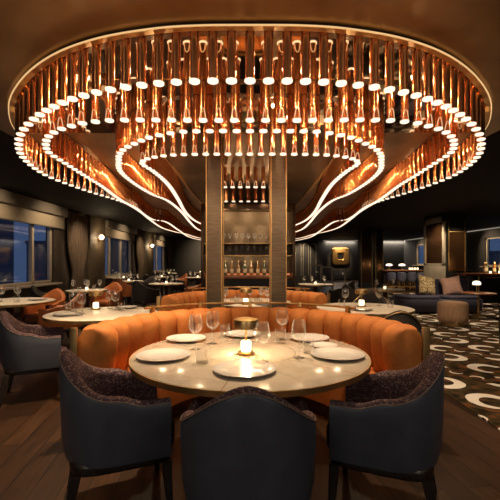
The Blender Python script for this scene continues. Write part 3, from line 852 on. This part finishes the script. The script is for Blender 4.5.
# ------------------------------------------------------------------ right-hand lounge
# sofa
t = thing('lounge_sofa', 'long navy velvet sofa in front of the mirrored pillar', 'sofa', (5.0, 10.2, 0))
def rrect(x0, x1, y0, y1, r, n=8):
    out = []
    for cx, cy, a0 in ((x1-r, y1-r, 0), (x0+r, y1-r, 90), (x0+r, y0+r, 180), (x1-r, y0+r, 270)):
        for k in range(n+1):
            a = math.radians(a0+90*k/n); out.append((cx+r*math.cos(a), cy+r*math.sin(a)))
    return out
def slab(pts, zs, name, mat, parent, ang=50):
    cx = sum(p[0] for p in pts)/len(pts); cy = sum(p[1] for p in pts)/len(pts)
    rings = [[(cx+(x-cx)*s, cy+(y-cy)*s, z) for x, y in pts] for s, z in zs]
    b = MB(); b.loft(rings); return b.build(name, mat, parent, ang=ang)
slab(rrect(-1.15, 1.1, -.55, .5, .35), [(.97,.08),(1,.1),(1,.36),(.985,.385)], 'sofa_base', M['blue'], t)
slab(rrect(-1.1, .0, -.5, .25, .3), [(.97,.385),(1,.40),(1,.44),(.97,.462)], 'seat_cushion', M['blue'], t)
slab(rrect(.02, 1.05, -.5, .25, .3), [(.97,.385),(1,.40),(1,.44),(.97,.462)], 'seat_cushion', M['blue'], t)
slab(rrect(-.35, 1.1, .26, .5, .1), [(.98,.385),(1,.42),(1,.82),(.98,.86),(.93,.87)], 'backrest', M['blue'], t)
slab(rrect(-1.05, 1.0, -.45, .4, .3), [(1,0),(1,.08)], 'plinth', M['black'], t)
def cushion(label, loc_, mat, rz, tilt, s=.25, lean=8):
    n = 14; top = []; 
    b = MB(); vs = []; fs = []
    def P(i, j, sd):
        u, v = -1+2*i/n, -1+2*j/n
        e = max(0, (1-u*u))**.45*max(0, (1-v*v))**.45
        k = 1-.10*(1-abs(u))*(abs(v))**3
        k2 = 1-.10*(1-abs(v))*(abs(u))**3
        return (u*s*k2, sd*(.095*e+.004), v*s*k+s)
    for sd in (-1, 1):
        o = len(vs)
        vs += [P(i, j, sd) for i in range(n+1) for j in range(n+1)]
        for i in range(n):
            for j in range(n):
                q = o+i*(n+1)+j; fs.append((q, q+1, q+n+2, q+n+1))
    m = n+1; N2 = m*m
    edge = [i*m for i in range(n+1)]+[n*m+j for j in range(1, m)]+[i*m+n for i in range(n-1, -1, -1)]+[j for j in range(n-1, 0, -1)]
    for k in range(len(edge)):
        a, c = edge[k], edge[(k+1) % len(edge)]; fs.append((a, c, c+N2, a+N2))
    b.add(vs, fs); o = b.build('throw_cushion', mat, ang=80)
    o.location = loc_; o.rotation_euler = (math.radians(tilt), math.radians(lean), math.radians(rz))
    return tag(o, label, 'cushion')
cushion('ochre patterned cushion leaning on the navy sofa, left one', (4.78, 10.18, .455), M['cush1'], 14, -18, .27, 12)
cushion('dusty pink cushion leaning on the navy sofa, right one', (5.48, 10.16, .455), M['cush2'], -12, -18, .26, -9)
# pouf
t = thing('pouf', 'round beige pleated pouf on a brass base on the crescent carpet', 'stool', (4.32, 8.05, .012))
seg = 96; rings = []
for z, r in ((.07,.27),(.09,.295),(.20,.30),(.40,.30),(.455,.295),(.485,.27),(.495,.22),(.497,.02)):
    rings.append([((r-.016*(k % 3 == 0)*(z < .48))*math.cos(2*PI*k/seg), (r-.016*(k % 3 == 0)*(z < .48))*math.sin(2*PI*k/seg), z) for k in range(seg)])
b = MB(); b.loft(rings); b.build('pouf_cushion', M['pouf'], t, ang=60)
b = MB(); b.lathe([(0,0),(.24,0),(.24,.07),(0,.07)], 40); b.build('brass_base', M['brass'], t)
# side table + lamp
t = thing('side_table', 'round brass pedestal side table before the right end of the sofa', 'table', (5.5, 9.1, .012))
b = MB(); b.lathe([(0,.57),(.37,.57),(.38,.58),(.38,.592),(.37,.6),(0,.6)], 40); b.build('tabletop', M['walnut'], t)
b = MB(); b.lathe([(0,.02),(.02,.02),(.018,.3),(.035,.33),(.018,.36),(.02,.57),(0,.57)], 16); b.build('stem', M['brass'], t)
b = MB(); b.lathe([(0,0),(.18,0),(.18,.012),(.02,.025),(0,.025)], 30); b.build('foot', M['brass'], t)
P_mush.put('small glowing lamp on the side table at the right end of the sofa', (5.46, 9.1, .612), scale=(.95,.95,1))
# low black block at the right frame edge
t = thing('side_cabinet', 'low black cabinet at the right edge of the carpet', 'cabinet', (4.34, 6.2, .012))
b = MB(); b.box(-.26, .3, -.35, .0, 0, .62); b.build('body', M['black'], t, bevel=.008)
b = MB(); b.box(-.27, .31, -.36, .01, .62, .645); b.build('top', M['legs'], t, bevel=.004)
# mirrored pillar
t = thing('pillar', 'square pillar with bronze mirror panels behind the navy sofa', 'pillar', (6.93, 13.45, 0))
b = MB(); b.box(-.36, .36, -.74, .74, 0, 2.99); b.build('pillar_core', M['black'], t, smooth=False)
b = MB(); b.box(-.40, -.36, -.76, .76, 0, 1.22); b.build('stone_panel', M['cream'], t, bevel=.005)
b = MB(); b.box(-.38, -.36, -.62, .62, 1.28, 2.72); b.build('mirror_panel', M['mirror'], t, smooth=False)
b = MB()
for y0, y1, z0, z1 in ((-.76,-.6,1.22,2.9),(.6,.76,1.22,2.9),(-.76,.76,2.72,2.9),(-.76,.76,1.22,1.3)): b.box(-.40, -.36, y0, y1, z0, z1)
b.build('mirror_frame', M['cream'], t, bevel=.004)
b = MB(); b.box(-.24, .28, -.765, -.74, 1.05, 2.35); b.build('mirror_panel', M['mirror'], t, smooth=False)
b = MB()
for x0, x1, z0, z1 in ((-.27,-.24,1.02,2.75),(.28,.31,1.02,2.75),(-.27,.31,2.35,2.38)): b.box(x0, x1, -.775, -.74, z0, z1)
b.build('brass_frame', M['brass'], t, bevel=.003)
# right counter with bottles
t = thing('bar_counter', 'walnut console counter on brass legs at the right edge', 'counter', (7.5, 11.4, 0.012))
b = MB(); b.box(-1.15, 1.6, -.3, .3, .93, 1.0); b.build('countertop', M['walnut'], t, bevel=.008)
b = MB(); b.box(-.8, 1.5, -.05, .28, .1, .93); b.build('cabinet', M['black'], t, smooth=False)
for sx in (-.75, -.05, .7):
    b = MB(); b.tube([(sx, -.25, 0), (sx, -.25, .93)], .016, 8); b.build('leg', M['brass'], t)
b = MB(); b.tube([(-.75, -.25, .88), (.7, -.25, .88)], .012, 8); b.build('foot_rail', M['brass'], t)
for i, (x, y) in enumerate([(7.05, 11.35), (7.2, 11.5), (7.32, 11.3), (7.42, 11.5), (7.52, 11.35)]):
    (P_bot if i != 1 else P_botg).put(['leftmost amber bottle on the console counter at right', 'dark green bottle on the console counter at right', 'middle amber bottle on the console counter at right', 'amber bottle second from right on the console counter', 'rightmost amber bottle on the console counter at right'][i], (x, y, 1.012), i)
P_vot.put('glowing candle cup among the bottles on the console counter', (7.14, 11.22, 1.012))
P_vot.put('second glowing candle cup at the right among the console bottles', (7.4, 11.2, 1.012))
# far bar
t = thing('bar_counter', 'long walnut bar with blue stools in front, far right', 'counter', (8.0, 17.6, 0))
b = MB(); b.box(-1.9, 2.2, -.32, .32, .93, .985); b.build('countertop', M['walnut'], t, bevel=.008)
b = MB(); b.box(-1.8, 2.2, -.1, .3, 0, .93); b.build('bar_front', M['legs'], t, smooth=False)
b = MB(); b.tube([(-1.8, -.2, .22), (2.2, -.2, .22)], .02, 8); b.build('foot_rail', M['brass'], t)
def mk_stool():
    t = thing('bar_stool', '', 'stool')
    b = MB(); rings = []
    for k in range(21):
        p = PI+PI*k/20
        cx, sy = math.cos(p), math.sin(p); h = .84+.04*abs(sy)
        rings.append([(r*cx, r*sy*.9, z) for r, z in ((.20,.56),(.22,.7),(.22,h),(.19,h+.01),(.175,.7),(.17,.56))])
    b.loft(rings); b.build('backrest', M['stool'], t, ang=60)
    b = MB(); b.lathe([(0,.5),(.18,.5),(.19,.53),(.19,.58),(.17,.6),(0,.605)], 24); b.build('seat', M['stool'], t)
    for k in range(4):
        a = PI/4+k*PI/2
        b = MB(); b.tube([(.12*math.cos(a), .12*math.sin(a), .5), (.19*math.cos(a), .19*math.sin(a), 0)], [.015, .01], 8); b.build('leg', M['brass'], t)
    b = MB(); b.tube([(.165*math.cos(2*PI*k/24), .165*math.sin(2*PI*k/24), .2) for k in range(24)], .008, 6, loop=True); b.build('foot_ring', M['brass'], t)
    return t
P_stool = Proto(mk_stool)
for i, x in enumerate((6.32, 6.8, 7.27, 7.74)):
    P_stool.put(['leftmost navy stool at the far bar', 'second navy stool from the left at the far bar', 'third navy stool from the left at the far bar', 'navy stool at the far bar nearest the mirrored pillar'][i], (x, 17.0, 0))
P_mush.put('left one of two glowing lamps on the far bar', (6.5, 17.65, .985), scale=(1.5,1.5,1))
P_mush.put('right one of two glowing lamps on the far bar', (7.1, 17.65, .985), scale=(1.5,1.5,1))
for i, x in enumerate((7.4, 7.52, 7.64, 7.76)):
    P_vot.put('candle cup in the short row on the far bar by the mirrored pillar', (x, 17.5, .985), 0, 'candle cups on the far bar', (1.2,1.2,1.6))
# two slim dark pillars
for i, (x0, x1) in enumerate(((5.86, 6.44), (6.62, 7.0))):
    t = thing('pillar', ['wider slim black pillar with brass edges left of the far bar', 'narrower slim black pillar with brass edges left of the far bar'][i], 'pillar', ((x0+x1)/2, 20.2, 0)); w = (x1-x0)/2
    b = MB(); b.box(-w, w, -.3, .3, 0, 2.99); b.build('pillar_core', M['black'], t, smooth=False)
    b = MB(); b.box(-w+.08, w-.08, -.31, -.3, .3, 2.7); b.build('mirror_panel', M['mirror'], t, smooth=False)
    for sx in (-1, 1):
        b = MB(); b.box(sx*w-.02, sx*w+.02, -.32, -.28, 0, 2.99); b.build('edge_strip', M['brass'], t, bevel=.003)
# arched panel on back wall
t = thing('arched_wall_panel', 'dark wall panel with slim brass arches on the far wall', 'wall panel', (3.85, YB, 0))
b = MB(); b.box(-1.15, 1.15, -.06, 0, 0, 2.85); b.build('panel', M['wallr'], t, smooth=False)
for k in range(4):
    cx = -.82+k*.55; r = .2
    pts = [(cx-r, -.075, .3)]+[(cx-r*math.cos(PI*j/12), -.075, 2.45+r*1.4*math.sin(PI*j/12)) for j in range(13)]+[(cx+r, -.075, .3)]
    b = MB(); b.tube(pts, .022, 6); b.build('arch', M['cream'], t)
# gold wall sculpture
t = thing('wall_sculpture', 'square hammered gold sculpture with a dark hollow on the far wall', 'wall art', (6.68, YB-.02, 1.14))
def rsq(s, r, n=6): return rrect(-s, s, -s, s, r, n)
o1, i1 = rsq(.64, .2), rsq(.22, .12)
rings = []
for (P, k, yy) in ((o1, 1, 0), (o1, 1, -.1), (o1, .93, -.16), (i1, 1.3, -.18), (i1, 1, -.12), (i1, 1, 0)):
    rings.append([(x*k, yy, z*k+.64) for x, z in P])
b = MB(); b.loft(rings, True, True); b.build('gold_ring', M['art'], t, ang=40)
b = MB(); b.box(-.25, .25, -.02, 0, .39, .89); b.build('dark_hollow', M['black'], t, smooth=False)
# glass screens
def mk_screen():
    t = thing('glass_screen', '', 'screen')
    b = MB()
    for x0, x1, z0, z1 in ((-.5,-.46,0,1.25),(.46,.5,0,1.25),(-.5,.5,1.21,1.25),(-.5,.5,.05,.09)): b.box(x0, x1, -.02, .02, z0, z1)
    b.build('frame', M['cream'], t, bevel=.003)
    b = MB(); b.box(-.46, .46, -.005, .005, .09, 1.21); b.build('pane', M['pane'], t, smooth=False)
    return t
P_scr = Proto(mk_screen)
P_scr.put('left one of three framed glass screens below the gold sculpture', (2.5, 14.2, 0), math.radians(-50), None, (.55,1,1))
P_scr.put('middle one of three framed glass screens below the gold sculpture', (2.72, 13.4, 0), math.radians(-50), None, (.55,1,.95))
P_scr.put('right one of three framed glass screens below the gold sculpture', (2.95, 12.6, 0), math.radians(-50), None, (.55,1,.9))
# cove lights along the back and right walls
for i, (x0, x1) in enumerate(((5.4, 8.0), (9.3, 11.3))):
    b = MB(); b.box(x0, x1, YB-.12, YB-.06, 2.90, 2.94); o = b.build('cove_light', M['cove'], smooth=False)
    tag(o, ['cove light strip above the gold sculpture on the far wall', 'cove light strip on the far wall at the right corner'][i], 'light')
b = MB(); b.box(XR-.12, XR-.06, 15.0, 27.5, 2.90, 2.94); o = b.build('cove_light', M['cove'], smooth=False); tag(o, 'cove light strip running along the right-hand wall', 'light')

# ------------------------------------------------------------------ lights
def spot(loc_, tgt, power, size=50, blend=.6, col=(1,.76,.50), r=.05):
    l = bpy.data.lights.new('spot_light', 'SPOT'); l.energy = power; l.color = col; l.spot_size = math.radians(size); l.spot_blend = blend; l.shadow_soft_size = r
    o = bpy.data.objects.new('spot_light', l); C.objects.link(o); o.location = loc_
    o.rotation_euler = (Vector(tgt)-Vector(loc_)).to_track_quat('-Z', 'Y').to_euler(); return o
def point(loc_, power, col=(1,.72,.42), r=.04):
    l = bpy.data.lights.new('point_light', 'POINT'); l.energy = power; l.color = col; l.shadow_soft_size = r
    o = bpy.data.objects.new('point_light', l); C.objects.link(o); o.location = loc_; return o
def area(loc_, tgt, power, sx, sy, col=(1,.78,.55)):
    l = bpy.data.lights.new('area_light', 'AREA'); l.energy = power; l.color = col; l.shape = 'RECTANGLE'; l.size = sx; l.size_y = sy
    o = bpy.data.objects.new('area_light', l); C.objects.link(o); o.location = loc_
    o.rotation_euler = (Vector(tgt)-Vector(loc_)).to_track_quat('-Z', 'Y').to_euler(); return o
# table lamp glow under its shade
point((-.026, 2.46, .75+.14), 5, r=.02)
# downlights in the chandelier over the main table and booth
spot((0, 2.95, 2.93), (0, 2.5, .75), 170, 50, .9)
spot((-.9, 3.05, 2.93), (-1.15, 3.2, .6), 230, 66, .8)
spot((.9, 3.05, 2.93), (1.1, 3.2, .6), 100, 66, .8)
# point lights added inside the tube curtain to brighten the tubes
for x, y, p in ((.15, 3.02, 3), (.75, 3.04, 3), (-.75, 3.04, 3), (1.3, 3.2, 3), (-1.3, 3.2, 3), (1.85, 3.52, 3), (-1.85, 3.52, 3), (2.35, 4.05, 3), (-2.35, 4.05, 3), (2.6, 5.2, 4), (-2.6, 5.2, 4), (.25, 4.05, 4), (-.9, 4.25, 3), (.9, 4.25, 3), (2.15, 6.5, 5), (-2.15, 6.5, 5), (1.6, 6.0, 4), (-1.6, 6.0, 4)):
    point((x, y, 2.9), p, r=.015)
for sx in (-1, 1):
    spot((sx*1.7, 1.0, 2.94), (sx*.5, 2.7, 2.72), 28, 70, .8, (1., .85, .65), .03)  # added spots that draw vertical highlights on the front tubes
# spots added below the ceiling to brighten tables, walls and furniture
for x, y, p in ((-1.8, 4.5, 110), (-3.6, 6.0, 130), (0, 5.6, 110), (1.6, 5.0, 90), (-3.4, 8.4, 130), (-2.4, 10.6, 150), (-3.9, 12.4, 150), (-2.3, 15, 170), (-4.4, 15, 140), (-3.5, 20.5, 190), (1.9, 10.3, 160), (5.0, 9.2, 190), (3.6, 6.6, 110), (2.7, 4.2, 60), (7.4, 11.2, 120), (7.2, 16.8, 170), (6.5, 24, 120), (1.2, 7.0, 80), (-1.6, 7.0, 80)):
    spot((x, y, 2.95), (x, y, 0), p, 75, .9)
spot((7., 14.8, 2.95), (7., 17.2, .7), 170, 60, .9)  # added to lift the bar stools
spot((-2.8, 25.6, 2.95), (-2.8, 28, 1.7), 260, 100, .9)  # added wash that brightens the far left wall
spot((6.68, 26.8, 2.95), (6.68, 28, 1.8), 140, 60, .8)
spot((3.85, 26.8, 2.95), (3.85, 28, 1.6), 100, 80, .8)
for x in (-.55, -.04, .47): point((x, 8.30, 2.42), 3, r=.03); point((x, 8.32, 1.40), 1.2, r=.02)  # added points brightening the back bar glassware
for x in (-.5, .4): spot((x, 7.6, 2.95), (x*.8, 8.6, 1.5), 70, 60, .9)
spot((6.9, 11.9, 2.95), (6.9, 12.7, 1.4), 80, 70, .8)  # added to brighten the mirrored pillar
spot((6.0, 12.9, 2.95), (6.6, 13.4, 1.0), 110, 90, .8)
for y, p in ((8., 45), (10.4, 45), (16.5, 50), (23.7, 60)): spot((XL+1.3, y, 2.95), (XL, y, 2.0), p, 100, .9)  # added wash for the blinds along the left wall
for x in (-.45, .36): spot((x*1.2, 3.75, 2.93), (x, 4.65, 1.4), 40, 45, .9)  # added to light the column fronts
for x, y, p in ((-1.6, .6, 26), (1.9, 1.2, 26), (-2.6, 2.2, 30)): spot((x, y, 2.95), (x, y+.3, 0), p, 80, .9)  # added to lift the floor near the viewpoint
spot((XL+1.5, 11.6, 2.95), (XL, 12.4, 1.6), 90, 60, .9)  # added to bring out the curtain
spot((XL+1.5, 18.6, 2.95), (XL, 19.3, 1.6), 90, 60, .9)
for x in (6.68, 10.3): area((x, YB-.1, 2.89), (x, YB-.02, 1.2), 22, 2.2, .06, (1., .9, .75))
point((7.25, 11.12, 1.3), 4)  # added point that brightens the console bottles
spot((XR-1.4, 25.0, 2.95), (XR, 25.0, 1.9), 110, 80, .9)  # added to brighten the window frame on the right wall
spot((XR-1.4, 18.2, 2.95), (XR, 17.8, 1.9), 80, 80, .9)
# sconce bulbs
point((XL+.35, 13.95, 2.25), 12); point((XL+.35, 21.2, 2.25), 14)
# fill lights added behind the viewpoint, no fixtures there
area((-1.6, -1.6, 2.9), (-.6, 2., .5), 20, 1.2, 1.2, (1.,.92,.82))
area((2.0, -1.6, 2.9), (.6, 2., .5), 17, 1.2, 1.2, (1.,.92,.82))

# dusk outside
w = bpy.data.worlds.new('dusk'); S.world = w; w.use_nodes = True
nt = w.node_tree; k = NT(nt); bg = nt.nodes['Background']
bg.inputs[0].default_value = (.055, .085, .15, 1); bg.inputs[1].default_value = .62

# ------------------------------------------------------------------ camera
cd = bpy.data.cameras.new('camera'); cam = bpy.data.objects.new('camera', cd); C.objects.link(cam)
cam.location = (0, 0, 1.35); cam.rotation_euler = (PI/2, 0, 0)
cd.sensor_width = 36; cd.lens = 27.2; cd.shift_y = .024; cd.clip_start = .05; cd.clip_end = 300
S.camera = cam
S.view_settings.view_transform = 'Standard'; S.view_settings.look = 'None'; S.view_settings.gamma = 1; S.view_settings.use_curve_mapping = False
S.view_settings.exposure = .82
